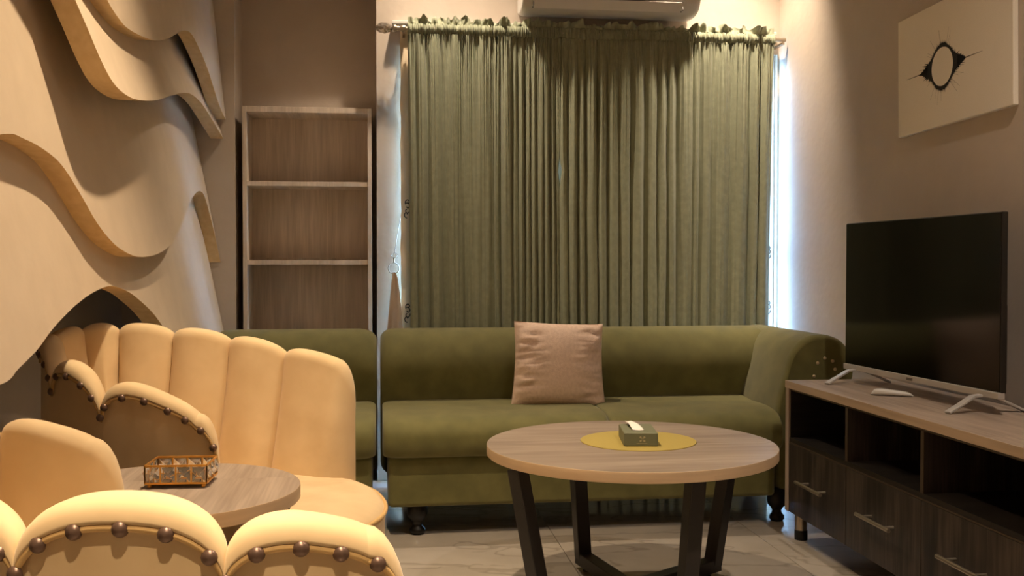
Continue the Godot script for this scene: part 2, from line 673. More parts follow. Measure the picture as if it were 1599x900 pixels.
func build_waves() -> void:
	# edges as (z, height)
	var a := v2s([-0.25, 2.05, -0.7, 2.2, -1.2, 2.25, -1.6, 2.2, -2.0, 2.0, -2.35, 1.76, -2.578, 1.635, -2.72, 1.60, -2.848, 1.599, -3.104, 1.631, -3.328, 1.68, -3.537, 1.744, -3.687, 1.789, -3.85, 1.817, -4.005, 1.795, -4.181, 1.744, -4.386, 1.642, -4.545, 1.60])
	var b := v2s([-0.25, 1.7, -0.7, 1.82, -1.2, 1.95, -1.7, 2.0, -2.1, 1.93, -2.36, 1.72, -2.46, 1.55, -2.50, 1.455, -2.55, 1.41, -2.65, 1.397, -2.802, 1.407, -3.09, 1.451, -3.401, 1.514, -3.753, 1.583, -3.989, 1.615, -4.197, 1.614, -4.355, 1.578, -4.545, 1.517])
	var c := v2s([-0.25, 0.96, -0.7, 0.95, -1.2, 1.02, -1.6, 1.12, -2.084, 1.222, -2.233, 1.231, -2.37, 1.219, -2.469, 1.194, -2.578, 1.13, -2.653, 1.079, -2.744, 1.038, -2.853, 1.01, -3.021, 0.992, -3.235, 0.998, -3.424, 1.018, -3.605, 1.054, -3.824, 1.122, -4.027, 1.194, -4.23, 1.255, -4.38, 1.275, -4.47, 1.25, -4.525, 1.12, -4.545, 0.978])
	var d := v2s([-0.25, 0.86, -0.7, 0.84, -1.2, 0.80, -1.6, 0.765, -1.948, 0.75, -2.061, 0.769, -2.189, 0.796, -2.29, 0.825, -2.397, 0.851, -2.54, 0.879, -2.695, 0.901, -2.858, 0.911, -3.02, 0.893, -3.15, 0.861, -3.284, 0.816, -3.401, 0.758, -3.6, 0.66, -3.85, 0.56, -4.15, 0.50, -4.545, 0.52])
	wave_panel(a, Vector2(-0.665, 1.667), 0.10, 0.05, [], CEIL - 0.004, "topmost cream wavy wall panel running up to the ceiling")
	wave_panel(b, Vector2(-0.669, 1.517), 0.33, 0.055, a, CEIL - 0.02, "second cream wavy wall panel from the top with steep near edge")
	wave_panel(c, Vector2(-0.684, 0.978), 0.184, 0.055, b, 2.3, "large cream wavy wall panel with deep dip above the armchair")
	wave_panel(d, Vector2(-0.682, 0.726), 0.20, 0.055, c, 1.7, "lowest cream wavy wall panel arching over the tan armchair back")

func build_shelf() -> void:
	var t := thing("bookshelf", "empty grey-brown wooden bookshelf standing in the wall niche", "bookshelf", Vector3(-0.311, 0, BACK - 0.11))
	var x0 := -0.590
	var x1 := -0.030
	var zf := BACK + 0.0
	var zb := BACK - 0.225
	var th := 0.018
	obj("side_panel", span(Vector3(x0, 0, zb), Vector3(x0 + th, 1.662, zf), 0.001), M.shelf, t)
	obj("side_panel", span(Vector3(x1 - th, 0, zb), Vector3(x1, 1.662, zf), 0.001), M.shelf, t)
	obj("top_panel", span(Vector3(x0 + th, 1.638, zb), Vector3(x1 - th, 1.662, zf - 0.001), 0.001), M.shelf, t)
	obj("back_panel", span(Vector3(x0 + th, 0.02, zb), Vector3(x1 - th, 1.638, zb + 0.006)), M.shelf, t)
	for y in [1.325, 0.978, 0.632, 0.286, 0.06]:
		obj("shelf_board", span(Vector3(x0 + th, y - 0.010, zb + 0.006), Vector3(x1 - th, y + 0.010, zf - 0.006), 0.001), M.shelf, t)

# one curtain: pleated cloth, gathered rod pocket and a frilled heading
func curtain(called: String, label: String, xa: float, xb: float, xa_low: float, xb_low: float, seed_: int, folds: PackedFloat32Array, part: float) -> void:
	var t := thing(called, label, "curtain", Vector3((xa + xb) / 2, 0, -4.45), "green velvet curtains")
	var zr := -4.445
	var cols := 420
	var nz := noise(1.0, seed_, 2)
	var fine := noise(1.0, seed_ + 5, 2)
	var top := 1.972
	var rows := []
	var levels := [1.972, 1.955, 1.93, 1.89, 1.83, 1.75, 1.6, 1.5, 1.44, 1.385, 1.33, 1.27, 1.2, 1.0, 0.8, 0.6, 0.4, 0.2, 0.015]
	for y in levels:
		var row := PackedVector3Array()
		var k := clampf((top - y) / 1.9, 0.0, 1.0)
		var kt := clampf((top - y) / 0.22, 0.0, 1.0)
		for i in cols + 1:
			var s := float(i) / cols
			var x := lerpf(lerpf(xa, xb, s), lerpf(xa_low, xb_low, s), k)
			x += part * 0.010 * exp(-pow((y - 1.385) / 0.05, 2.0)) * pow(s if part < 0.0 else 1.0 - s, 40.0)
			# broad folds given as positions, narrow dark valleys between them
			var f := 0.0
			for q in folds.size() - 1:
				if s >= folds[q] and s < folds[q + 1]:
					var w := folds[q + 1] - folds[q]
					var u := (s + 0.004 * nz.get_noise_2d(y * 1.6, q * 3.1) - folds[q]) / w
					u = clampf(u, 0.0, 1.0)
					var amp := minf(0.032, w * (xb - xa) * 0.7)
					f = amp * pow(sin(PI * u), 0.7)
			var g := 0.010 * fine.get_noise_2d(s * 70.0, y * 0.35) * lerpf(1.0, 0.18, smoothstep(0.15, 0.7, top - y)) + 0.013 * nz.get_noise_2d(s * 15.0, y * 0.5)
			var pucker := 0.014 * fine.get_noise_2d(s * 95.0, y * 5.0)
			var z := zr + lerpf(0.014 + pucker, 0.0, kt) + (f * lerpf(0.25, 1.0, kt) + g) - 0.010
			z += 0.055 * k * k
			row.append(Vector3(x, y, z))
		rows.append(row)
	var cloth := Geo.new()
	_thick(cloth, rows, 0.003)
	obj("drape", cloth, M.curtain, t)
	# rod pocket: a sleeve round the rod with fine gathers
	var sl := []
	for j in 9:
		var row := PackedVector3Array()
		var g := TAU * j / 8.0
		for i in cols + 1:
			var s := float(i) / cols
			var r := 0.019 + 0.017 * fine.get_noise_2d(s * 85.0, 4.0 + j * 0.2) + 0.006 * nz.get_noise_2d(s * 40.0, j * 0.4)
			row.append(Vector3(lerpf(xa, xb, s), 1.994 + cos(g) * (0.018 + r * 0.35), zr + sin(g) * r))
		sl.append(row)
	var sleeve := Geo.new()
	sleeve.grid(sl)
	obj("rod_pocket", sleeve, M.curtain, t)
	# frill above it
	var fr := []
	for j in 7:
		var row := PackedVector3Array()
		var k := j / 6.0
		for i in cols + 1:
			var s := float(i) / cols
			var calm := smoothstep(0.0, 0.05, s) * smoothstep(1.0, 0.97, s)
			var h := 0.034 + 0.022 * nz.get_noise_2d(s * 15.0, 7.0) * calm + 0.006 * fine.get_noise_2d(s * 26.0, 2.0) * calm
			var z := zr + calm * k * (0.050 * nz.get_noise_2d(s * 17.0, 3.0 + k * 0.3) + 0.012 * fine.get_noise_2d(s * 34.0, k * 0.6))
			row.append(Vector3(lerpf(xa, xb, s) + 0.006 * k * calm * fine.get_noise_2d(s * 60.0, 9.0), 2.012 + h * k, z))
		fr.append(row)
	var frill := Geo.new()
	_thick(frill, fr, 0.0025)
	obj("frill", frill, M.curtain, t)

func _thick(g: Geo, rows: Array, th: float) -> void:
	# closed cloth of small thickness: the sheet, its back, and hems
	var whole := []
	for r in rows:
		var row := PackedVector3Array()
		for p in r:
			row.append(p)
		for i in range(r.size() - 1, -1, -1):
			row.append(r[i] - Vector3(0, 0, th))
		whole.append(row)
	var f := []
	var b := []
	for r in rows:
		f.append(r)
		var br := PackedVector3Array()
		for p in r:
			br.append(p - Vector3(0, 0, th))
		b.append(br)
	_sheet(g, f, Vector3(0, 0, 1))
	_sheet(g, b, Vector3(0, 0, -1))
	var l := []
	var rr := []
	for i in rows.size():
		l.append(PackedVector3Array([f[i][0], b[i][0]]))
		var e: int = f[i].size() - 1
		rr.append(PackedVector3Array([f[i][e], b[i][e]]))
	_sheet(g, l, Vector3(-1, 0, 0))
	_sheet(g, rr, Vector3(1, 0, 0))

func build_curtains() -> void:
	var fl := PackedFloat32Array([0.0, 0.05, 0.125, 0.22, 0.36, 0.555, 0.60, 0.675, 0.715, 0.76, 0.80, 0.84, 0.885, 0.93, 0.965, 1.0])
	var fr := PackedFloat32Array([0.0, 0.04, 0.085, 0.12, 0.175, 0.22, 0.275, 0.33, 0.395, 0.455, 0.50, 0.545, 0.62, 0.655, 0.71, 0.80, 0.895, 0.94, 1.0])
	curtain("green_curtain", "left sage green velvet curtain, nearer the bookshelf", 0.128, 0.803, 0.140, 0.806, 31, fl, -1.0)
	curtain("green_curtain", "right sage green velvet curtain, nearer the television", 0.796, 1.790, 0.799, 1.752, 47, fr, 1.0)
	# rod
	var t := thing("curtain_rod", "silver curtain rod with a clear oval crystal finial", "curtain rod", Vector3(0.95, 1.995, -4.445))
	var rod := Geo.new()
	rod.cyl(Vector3(0.065, 1.995, -4.445), Vector3(1.845, 1.995, -4.445), 0.009)
	obj("rod", rod, M.steel, t)
	for x in [0.112, 1.832]:
		var br := Geo.new()
		br.box(Vector3(x, 1.978, -4.545), Vector3(0.03, 0.06, 0.008), 0.002)
		br.box(Vector3(x, 1.978, -4.49), Vector3(0.012, 0.012, 0.11), 0.002)
		obj("bracket", br, M.steel, t)
	var neck := Geo.new()
	neck.lathe([Vector2(0.006, 0), Vector2(0.015, 0.004), Vector2(0.016, 0.016), Vector2(0.010, 0.022), Vector2(0.010, 0.036), Vector2(0.015, 0.042), Vector2(0.015, 0.055), Vector2(0.011, 0.060)], Vector3(0.060, 1.995, -4.445), Vector3.RIGHT, 18)
	obj("collar", neck, M.steel, t)
	var fin := Geo.new()
	var rows := []
	for j in 9:
		var th := PI * clampf(j / 8.0, 0.02, 0.98)
		var row := PackedVector3Array()
		for k in 10:
			var g := TAU * (k + 0.5 * (j % 2)) / 10.0
			row.append(Vector3(0.026 - cos(th) * 0.036, 1.995 + sin(th) * cos(g) * 0.024, -4.445 + sin(th) * sin(g) * 0.024))
		rows.append(row)
	for j in 8:
		for k in 10:
			var p: Vector3 = rows[j][k]
			fin.tri(p, rows[j][(k + 1) % 10], rows[j + 1][(k + 1) % 10])
			fin.tri(p, rows[j + 1][(k + 1) % 10], rows[j + 1][k])
	var cut := plain(Color(0.78, 0.74, 0.70, 0.30), 0.05)
	cut.refraction_enabled = true
	cut.refraction_scale = 0.055
	cut.metallic = 0.45
	obj("finial", fin, cut, t, "clear cut crystal oval")
	# beige satin under-curtains that show at both edges
	for e in 2:
		var x0: float = [0.098, 0.79][e]
		var x1: float = [0.80, 1.798][e]
		var l := ["beige satin under-curtain with dark scroll motifs at the left edge of the green curtains", "beige satin under-curtain glowing in daylight at the right edge of the green curtains"]
		var s := thing("satin_curtain", l[e], "curtain", Vector3((x0 + x1) / 2, 0, -4.495), "beige satin under-curtains")
		var nz := noise(1.0, 300 + e, 3)
		var rw := []
		for j in 60:
			var y := 2.02 - 2.0 * j / 59.0
			var row := PackedVector3Array()
			for i in 121:
				var u := i / 120.0
				var edge := (1.0 - u) if e == 0 else u
				var pucker := 0.006 * sin(y * 150.0 + 2.0 * nz.get_noise_2d(y * 9.0, 1.0)) * pow(edge, 9.0)
				var dx: float = (0.006 * nz.get_noise_2d(y * 7.0, 3.0)) * edge + (-0.0 if e == 0 else -0.012 * (j / 59.0)) * edge
				row.append(Vector3(lerpf(x0, x1, u) + dx, y, lerpf(-4.528, -4.476, j / 59.0) + 0.008 * sin(u * 47.0) + pucker))
			rw.append(row)
		var g := Geo.new()
		_thick(g, rw, 0.002)
		obj("cloth", g, M.satin, s)
		for y in ([1.22, 0.76] if e == 0 else [1.355, 1.02, 0.765]):
			var mo := Geo.new()
			var cx: float = x0 + 0.024 if e == 0 else x1 - 0.009 - 0.012 * (1.95 - y) / 1.85
			for q in 4:
				var path := PackedVector3Array()
				for k in 12:
					var a := k * 0.45 + q * 1.7
					var r := 0.004 + 0.0011 * k
					path.append(Vector3(cx + cos(a) * r * 0.8 + 0.002 * q, y - 0.012 + 0.018 * (q - 1) + sin(a) * r, lerpf(-4.528, -4.476, (2.02 - y) / 2.0) + 0.013))
				mo.tube(path, 0.0022, 5)
			obj("scroll_motif", mo, M.motif, s)
	var tr := thing("curtain_track", "white curtain track for the beige under-curtains hidden behind the green frill", "curtain track", Vector3(0.95, 2.035, -4.52))
	obj("track", span(Vector3(0.06, 2.024, -4.549), Vector3(1.82, 2.040, -4.485), 0.003), M.white, tr)
	# tie-back hanging from a hook on the wall, left of the curtains
	var tb := thing("curtain_tieback", "beige cloth tie-back hanging from a ring and crystal hook left of the curtains", "tieback", Vector3(0.065, 0.6, -4.53))
	var cl := Geo.new()
	var cr := []
	for j in 24:
		var k := j / 23.0
		var y := lerpf(0.935, 0.45, k)
		var row := PackedVector3Array()
		for i in 17:
			var u := i / 16.0
			var xl := lerpf(0.060, 0.010, k)
			var xr := lerpf(0.074, 0.120, pow(k, 0.6))
			row.append(Vector3(lerpf(xl, xr, u), y, -4.482 + 0.010 * sin(u * 9.0 + k * 3.0) * (0.3 + k)))
		cr.append(row)
	_thick(cl, cr, 0.004)
	var tc := plain(Color(0.86, 0.78, 0.70), 0.6)
	tc.backlight_enabled = true
	tc.backlight = Color(0.4, 0.38, 0.35)
	obj("tie_cloth", cl, tc, tb)
	var ring := Geo.new()
	var rp := PackedVector3Array()
	for k in 24:
		rp.append(Vector3(0.066 + 0.024 * cos(TAU * k / 24), 0.952 + 0.024 * sin(TAU * k / 24), -4.515))
	ring.tube(rp, 0.0022, 6, true)
	obj("ring", ring, M.steel, tb)
	var hook := Geo.new()
	hook.cyl(Vector3(0.068, 1.000, -4.549), Vector3(0.068, 1.000, -4.520), 0.004)
	hook.cyl(Vector3(0.068, 1.000, -4.520), Vector3(0.068, 0.975, -4.515), 0.0035)
	obj("hook", hook, M.steel, tb)
	var bead := Geo.new()
	bead.ball(Vector3(0.070, 1.008, -4.518), Vector3.ONE * 0.014, 10, 7)
	obj("bead", bead, M.crystal, tb, "clear crystal bead")
	var cord := Geo.new()
	cord.tube(PackedVector3Array([Vector3(0.070, 1.018, -4.522), Vector3(0.082, 1.10, -4.52), Vector3(0.100, 1.20, -4.512), Vector3(0.112, 1.30, -4.506)]), 0.0016, 5)
	obj("cord", cord, M.tissue, tb)

func build_aircon() -> void:
	var t := thing("air_conditioner", "white split air conditioner mounted above the curtains", "air conditioner", Vector3(1.02, 2.06, BACK))
	var prof := smooth([Vector2(BACK + 0.001, 2.095), Vector2(BACK + 0.05, 2.078), Vector2(BACK + 0.12, 2.078), Vector2(BACK + 0.175, 2.095), Vector2(BACK + 0.20, 2.14), Vector2(BACK + 0.207, 2.22), Vector2(BACK + 0.195, 2.32), Vector2(BACK + 0.15, 2.35), Vector2(BACK + 0.001, 2.352)], 5)
	var g := Geo.new()
	g.loft(PackedVector2Array(prof), func(x: float, p: Vector2) -> Vector3: return Vector3(x, p.y, p.x), 0.622, 1.415, 0.02, 0.03, 4, 0.10)
	obj("housing", g, M.white, t)
	var fl := Geo.new()
	fl.box(Vector3(1.0, 2.106, BACK + 0.183), Vector3(0.66, 0.008, 0.05), 0.003, Basis(Vector3.RIGHT, -0.9))
	obj("louver", fl, M.white_gloss, t)
	var sl := Geo.new()
	sl.box(Vector3(1.0, 2.090, BACK + 0.172), Vector3(0.67, 0.002, 0.006), 0.0, Basis(Vector3.RIGHT, -0.7))
	sl.box(Vector3(1.0, 2.127, BACK + 0.197), Vector3(0.67, 0.003, 0.006), 0.0)
	sl.box(Vector3(0.668, 2.108, BACK + 0.186), Vector3(0.003, 0.04, 0.01), 0.0, Basis(Vector3.RIGHT, -0.6))
	sl.box(Vector3(1.334, 2.108, BACK + 0.186), Vector3(0.003, 0.04, 0.01), 0.0, Basis(Vector3.RIGHT, -0.6))
	obj("air_slot", sl, M.seam, t)

func along_x(x: float, p: Vector2) -> Vector3:
	return Vector3(x, p.y, p.x)

func along_z(z: float, p: Vector2) -> Vector3:
	return Vector3(p.x, p.y, z)

func sofa_profiles() -> Array:
	var back := smooth([Vector2(-4.02, 0.30), Vector2(-3.985, 0.46), Vector2(-3.965, 0.545), Vector2(-3.985, 0.625), Vector2(-4.045, 0.688), Vector2(-4.13, 0.710), Vector2(-4.225, 0.69), Vector2(-4.285, 0.62), Vector2(-4.295, 0.45), Vector2(-4.29, 0.14), Vector2(-4.16, 0.125), Vector2(-4.05, 0.14)], 5, true)
	var seat := smooth([Vector2(-4.03, 0.425), Vector2(-3.85, 0.43), Vector2(-3.70, 0.432), Vector2(-3.60, 0.420), Vector2(-3.548, 0.385), Vector2(-3.535, 0.338), Vector2(-3.552, 0.297), Vector2(-3.60, 0.284), Vector2(-3.80, 0.282), Vector2(-4.03, 0.284)], 5, true)
	return [PackedVector2Array(back), PackedVector2Array(seat)]

func bun_leg(x: float, z: float, h: float) -> Geo:
	var g := Geo.new()
	g.lathe([Vector2(0.001, 0), Vector2(0.022, 0.0), Vector2(0.029, 0.010), Vector2(0.028, 0.020), Vector2(0.019, 0.030), Vector2(0.017, 0.040), Vector2(0.022, 0.050), Vector2(0.034, 0.062), Vector2(0.038, 0.078), Vector2(0.036, h), Vector2(0.001, h)], Vector3(x, 0, z))
	return g

func build_sofas() -> void:
	var pr := sofa_profiles()
	var t := thing("green_sofa", "long olive green velvet sofa with rolled right arm under the window", "sofa", Vector3(0.8, 0, -3.9), "olive green sofas")
	var g := Geo.new()
	g.box(Vector3(0.745, 0.20, -3.93), Vector3(1.43, 0.186, 0.70), 0.018)
	obj("base", g, M.olive, t)
	var s1 := Geo.new()
	s1.loft(pr[1], along_x, 0.012, 0.827, 0.045, 0.03, 8, 0.16)
	obj("seat_cushion", s1, M.olive, t)
	var s2 := Geo.new()
	s2.loft(pr[1], along_x, 0.829, 1.475, 0.03, 0.01, 8, 0.16)
	obj("seat_cushion", s2, M.olive, t)
	var bk := Geo.new()
	bk.loft(pr[0], along_x, 0.005, 1.60, 0.055, 0.02, 10, 0.16)
	obj("backrest", bk, M.olive, t)
	var ap := smooth([Vector2(1.475, 0.14), Vector2(1.468, 0.34), Vector2(1.476, 0.45), Vector2(1.505, 0.56), Vector2(1.535, 0.645), Vector2(1.59, 0.695), Vector2(1.66, 0.706), Vector2(1.73, 0.680), Vector2(1.772, 0.615), Vector2(1.770, 0.535), Vector2(1.725, 0.475), Vector2(1.685, 0.43), Vector2(1.675, 0.30), Vector2(1.67, 0.14), Vector2(1.57, 0.125)], 4, true)
	var arm := Geo.new()
	arm.loft(PackedVector2Array(ap), along_z, -4.30, -3.60, 0.05, 0.03, 6, 0.08)
	obj("arm", arm, M.olive, t)
	for p in [Vector2(1.608, 0.50), Vector2(1.614, 0.551), Vector2(1.628, 0.600), Vector2(1.656, 0.618), Vector2(1.687, 0.607), Vector2(1.697, 0.576), Vector2(1.689, 0.540), Vector2(1.684, 0.495)]:
		var d := Geo.new()
		d.dome(Vector3(p.x, p.y, -3.5995), Vector3(0, 0, 1), 0.0068, 0.005)
		obj("tack", d, M.tack, t)
	for p in [Vector2(0.135, -3.635), Vector2(1.492, -3.65), Vector2(0.135, -4.22), Vector2(1.60, -4.22)]:
		obj("leg", bun_leg(p.x, p.y, 0.126), M.turned, t)
	# the second sofa, in front of the bookshelf
	var u := thing("green_sofa", "short olive green velvet sofa in front of the bookshelf", "sofa", Vector3(-0.33, 0, -3.9), "olive green sofas")
	var g2 := Geo.new()
	g2.box(Vector3(-0.335, 0.20, -3.93), Vector3(0.62, 0.186, 0.70), 0.018)
	obj("base", g2, M.olive, u)
	var s3 := Geo.new()
	s3.loft(pr[1], along_x, -0.64, -0.012, 0.045, 0.05, 8, 0.18)
	obj("seat_cushion", s3, M.olive, u)
	var b2 := Geo.new()
	b2.loft(pr[0], along_x, -0.645, -0.008, 0.055, 0.075, 8, 0.18)
	obj("backrest", b2, M.olive, u)
	for p in [Vector2(-0.09, -3.635), Vector2(-0.58, -3.635), Vector2(-0.09, -4.22), Vector2(-0.58, -4.22)]:
		obj("leg", bun_leg(p.x, p.y, 0.126), M.turned, u)
	# cushion
	var c := thing("throw_pillow", "square dusty pink cushion leaning on the long green sofa", "cushion", Vector3(0.70, 0.435, -3.9))
	var pg := Geo.new()
	var nz := noise(1.0, 55, 3)
	var rows := []
	var frame := Basis(Vector3.RIGHT, deg_to_rad(-11.0)) * Basis(Vector3.UP, deg_to_rad(2.0)) * Basis(Vector3.BACK, deg_to_rad(-2.0))
	for side in 2:
		for j in 33:
			var row := PackedVector3Array()
			for i in 33:
				var a := lerpf(-1.0, 1.0, i / 32.0)
				var b := lerpf(-1.0, 1.0, (j if side == 0 else 32 - j) / 32.0)
				var pin := 1.0 - 0.055 * (1.0 - b * b) * absf(a)
				var pin2 := 1.0 - 0.04 * (1.0 - a * a) * absf(b)
				var th := 0.068 * pow(maxf((1.0 - pow(absf(a), 2.6)) * (1.0 - pow(absf(b), 2.6)), 0.0), 0.55)
				th += 0.020 * nz.get_noise_2d(a * 1.2, b * 6.0 + side * 40.0) * (smoothstep(0.15, 0.9, absf(a))) * (1.0 - pow(absf(a), 8.0))
				var w := 0.179 + 0.010 * (1.0 - b) * 0.5
				var p := Vector3(a * w * pin, b * 0.168 * pin2, (th if side == 0 else -th))
				row.append(Vector3(0.698, 0.576, -3.900) + frame * p)
			rows.append(row)
	pg.grid(rows)
	obj("cover", pg, M.pink, c)

# shell armchair: padded channels round a curved back, studs along the outside
func shell_chair(label: String, pts: Array, seams: Array, rise: Array, inside: Vector2, seat: Array, seat_h: float, low: float) -> Node3D:
	var t := thing("shell_armchair", label, "armchair", Vector3(inside.x, 0, inside.y), "tan shell armchairs")
	var m := pts.size()
	var sample := func(i: int, u: float) -> Array:
		var p0: Vector2 = pts[maxi(i - 1, 0)]
		var p1: Vector2 = pts[i]
		var p2: Vector2 = pts[i + 1]
		var p3: Vector2 = pts[mini(i + 2, m - 1)]
		var p := p1.cubic_interpolate(p2, p0, p3, u)
		var q := p1.cubic_interpolate(p2, p0, p3, minf(u + 0.02, 1.02)) - p1.cubic_interpolate(p2, p0, p3, u - 0.02)
		var nrm := Vector2(-q.y, q.x).normalized()
		if nrm.dot(inside - p) < 0.0:
			nrm = -nrm
		return [p, nrm, q.normalized()]
	var outer_line := PackedVector3Array()
	var panel_rows := []
	for i in m - 1:
		var g := Geo.new()
		var rows := []
		var n_u := 22
		var first := 0
		var last := n_u
		if i == 0:
			first = -7
		if i == m - 2:
			last = n_u + 7
		for k in range(first, last + 1):
			var u := clampf(float(k) / n_u, 0.0, 1.0)
			u = 0.5 - 0.5 * cos(PI * u)
			var cap := 1.0
			var push := 0.0
			if k < 0:
				push = sin(PI / 2 * -k / 7.0)
			elif k > n_u:
				push = sin(PI / 2 * (k - n_u) / 7.0)
			cap = sqrt(maxf(1.0 - push * push, 0.0))
			var s = sample.call(i, u)
			var p: Vector2 = s[0]
			if k < 0:
				p -= s[2] * push * 0.05
			elif k > n_u:
				p += s[2] * push * 0.05
			var ua := 2.0 * u - 1.0
			if (i == 0 and ua < 0.0) or (i == m - 2 and ua > 0.0):
				ua *= 0.35          # a free end stays full before it rounds over
			var arch := pow(maxf(1.0 - pow(absf(ua), 2.3), 0.0), 0.55)
			var top: float = lerpf(seams[i], seams[i + 1], u) + rise[i] * arch - 0.12 * (1.0 - cap)
			var bulge: float = 0.040 * pow(maxf(1.0 - pow(absf(ua), 2.0), 0.0), 0.6)
			var row := PackedVector3Array()
			var prof := []
			for j in 9:                                  # inner face, bottom to shoulder
				var f := j / 8.0
				prof.append(Vector2(0.012 + bulge * (0.75 + 0.25 * sin(PI * f)) + 0.075 * pow(1.0 - f, 1.3), lerpf(low, top - 0.026, f)))
			var oi: float = prof[8].x
			for j in range(1, 10):                       # over the top to the stud line
				var a := PI * j / 9.0
				var mid := (oi - 0.018) * 0.5
				prof.append(Vector2(mid + (oi - mid) * cos(a), top - 0.026 + 0.026 * sin(a) * (1.0 if j < 9 else 0.0)))
			prof.append(Vector2(-0.018, top - 0.029))
			prof.append(Vector2(-0.013, top - 0.034))
			prof.append(Vector2(-0.002, top - 0.034))
			for q in prof:
				var o: float = lerpf(0.0, q.x, cap)
				row.append(Vector3(p.x + s[1].x * o, q.y, p.y + s[1].y * o))
			rows.append(row)
			if k < n_u or (i == m - 2 and k == n_u):
				var o := -0.014 * cap
				outer_line.append(Vector3(p.x + s[1].x * o, top - 0.035, p.y + s[1].y * o))
				var pr := PackedVector3Array()
				for j in 9:
					var f := j / 8.0
					var oo := lerpf(-0.008, -0.016, f) * cap
					pr.append(Vector3(p.x + s[1].x * oo, lerpf(top - 0.031, 0.05, f), p.y + s[1].y * oo))
				panel_rows.append(pr)
		g.grid(rows)
		obj("back_channel", g, M.camel, t)
	var pan := Geo.new()
	var inn := []
	for pr in panel_rows:
		pass
	_sheet_from(pan, panel_rows, inside)
	obj("outer_panel", pan, M.camel, t)
	var pipe := Geo.new()
	pipe.tube(outer_line, 0.0045, 6)
	obj("piping", pipe, M.camel_seam, t)
	# studs evenly along the piping
	var run := 0.03
	for i in range(1, outer_line.size()):
		run += (outer_line[i] - outer_line[i - 1]).length()
		if run > 0.0415:
			run = 0.0
			var p := outer_line[i]
			var tn := outer_line[i] - outer_line[i - 1]
			var out := Vector3(-tn.z, 0, tn.x).normalized()
			if out.dot(Vector3(inside.x - p.x, 0, inside.y - p.z)) > 0.0:
				out = -out
			var d := Geo.new()
			d.dome(p + out * 0.001 + Vector3(0, -0.001, 0), out, 0.0098, 0.009, 14, 6)
			obj("stud", d, M.stud, t)
	# seat
	var ring := smooth(seat, 6, true)
	var mid := Vector2.ZERO
	for p in ring:
		mid += p
	mid /= float(ring.size())
	var cu := Geo.new()
	var cr := []
	for st in [[0.02, 0.030], [0.25, 0.029], [0.5, 0.026], [0.7, 0.021], [0.85, 0.014], [0.94, 0.006], [0.985, -0.004], [1.0, -0.016], [1.0, -0.03]]:
		var row := PackedVector3Array()
		for p in ring:
			var q: Vector2 = mid + (p - mid) * st[0]
			row.append(Vector3(q.x, seat_h - 0.012 + st[1], q.y))
		cr.append(row)
	cu.grid(cr, true)
	obj("seat_cushion", cu, M.camel, t)
	var rim := PackedVector3Array()
	for p in ring:
		var q: Vector2 = mid + (p - mid) * 1.003
		rim.append(Vector3(q.x, seat_h - 0.022, q.y))
	var rg := Geo.new()
	rg.tube(rim, 0.0055, 6, true)
	obj("seat_piping", rg, M.camel_seam, t)
	var ba := Geo.new()
	var bb := []
	for st in [[0.995, seat_h - 0.026], [0.995, 0.30], [0.985, 0.15], [0.96, 0.06], [0.90, 0.045], [0.05, 0.045]]:
		var row := PackedVector3Array()
		for p in ring:
			var q: Vector2 = mid + (p - mid) * st[0]
			row.append(Vector3(q.x, st[1], q.y))
		bb.append(row)
	ba.grid(bb, true)
	obj("seat_base", ba, M.camel, t)
	for k in 4:
		var q: Vector2 = mid + (ring[(k * ring.size()) / 4] - mid) * 0.78
		var lg := Geo.new()
		lg.cyl(Vector3(q.x, 0, q.y), Vector3(q.x, 0.047, q.y), 0.018, 0.022, 14)
		obj("leg", lg, M.turned, t)
	return t

func _sheet_from(g: Geo, rows: Array, inside: Vector2) -> void:
	# a curved sheet whose outside looks away from a point in plan
	var at := g.idx.size()
	var vt := g.v.size()
	g.grid(rows)
	var s := 0.0
	for i in range(at, g.idx.size(), 3):
		var a := g.v[g.idx[i]]
		s += (g.v[g.idx[i + 1]] - a).cross(g.v[g.idx[i + 2]] - a).dot(Vector3(a.x - inside.x, 0, a.z - inside.y))
	if s < 0.0:
		for i in range(at, g.idx.size(), 3):
			var q := g.idx[i + 1]
			g.idx[i + 1] = g.idx[i + 2]
			g.idx[i + 2] = q
		for i in range(vt, g.n.size()):
			g.n[i] = -g.n[i]

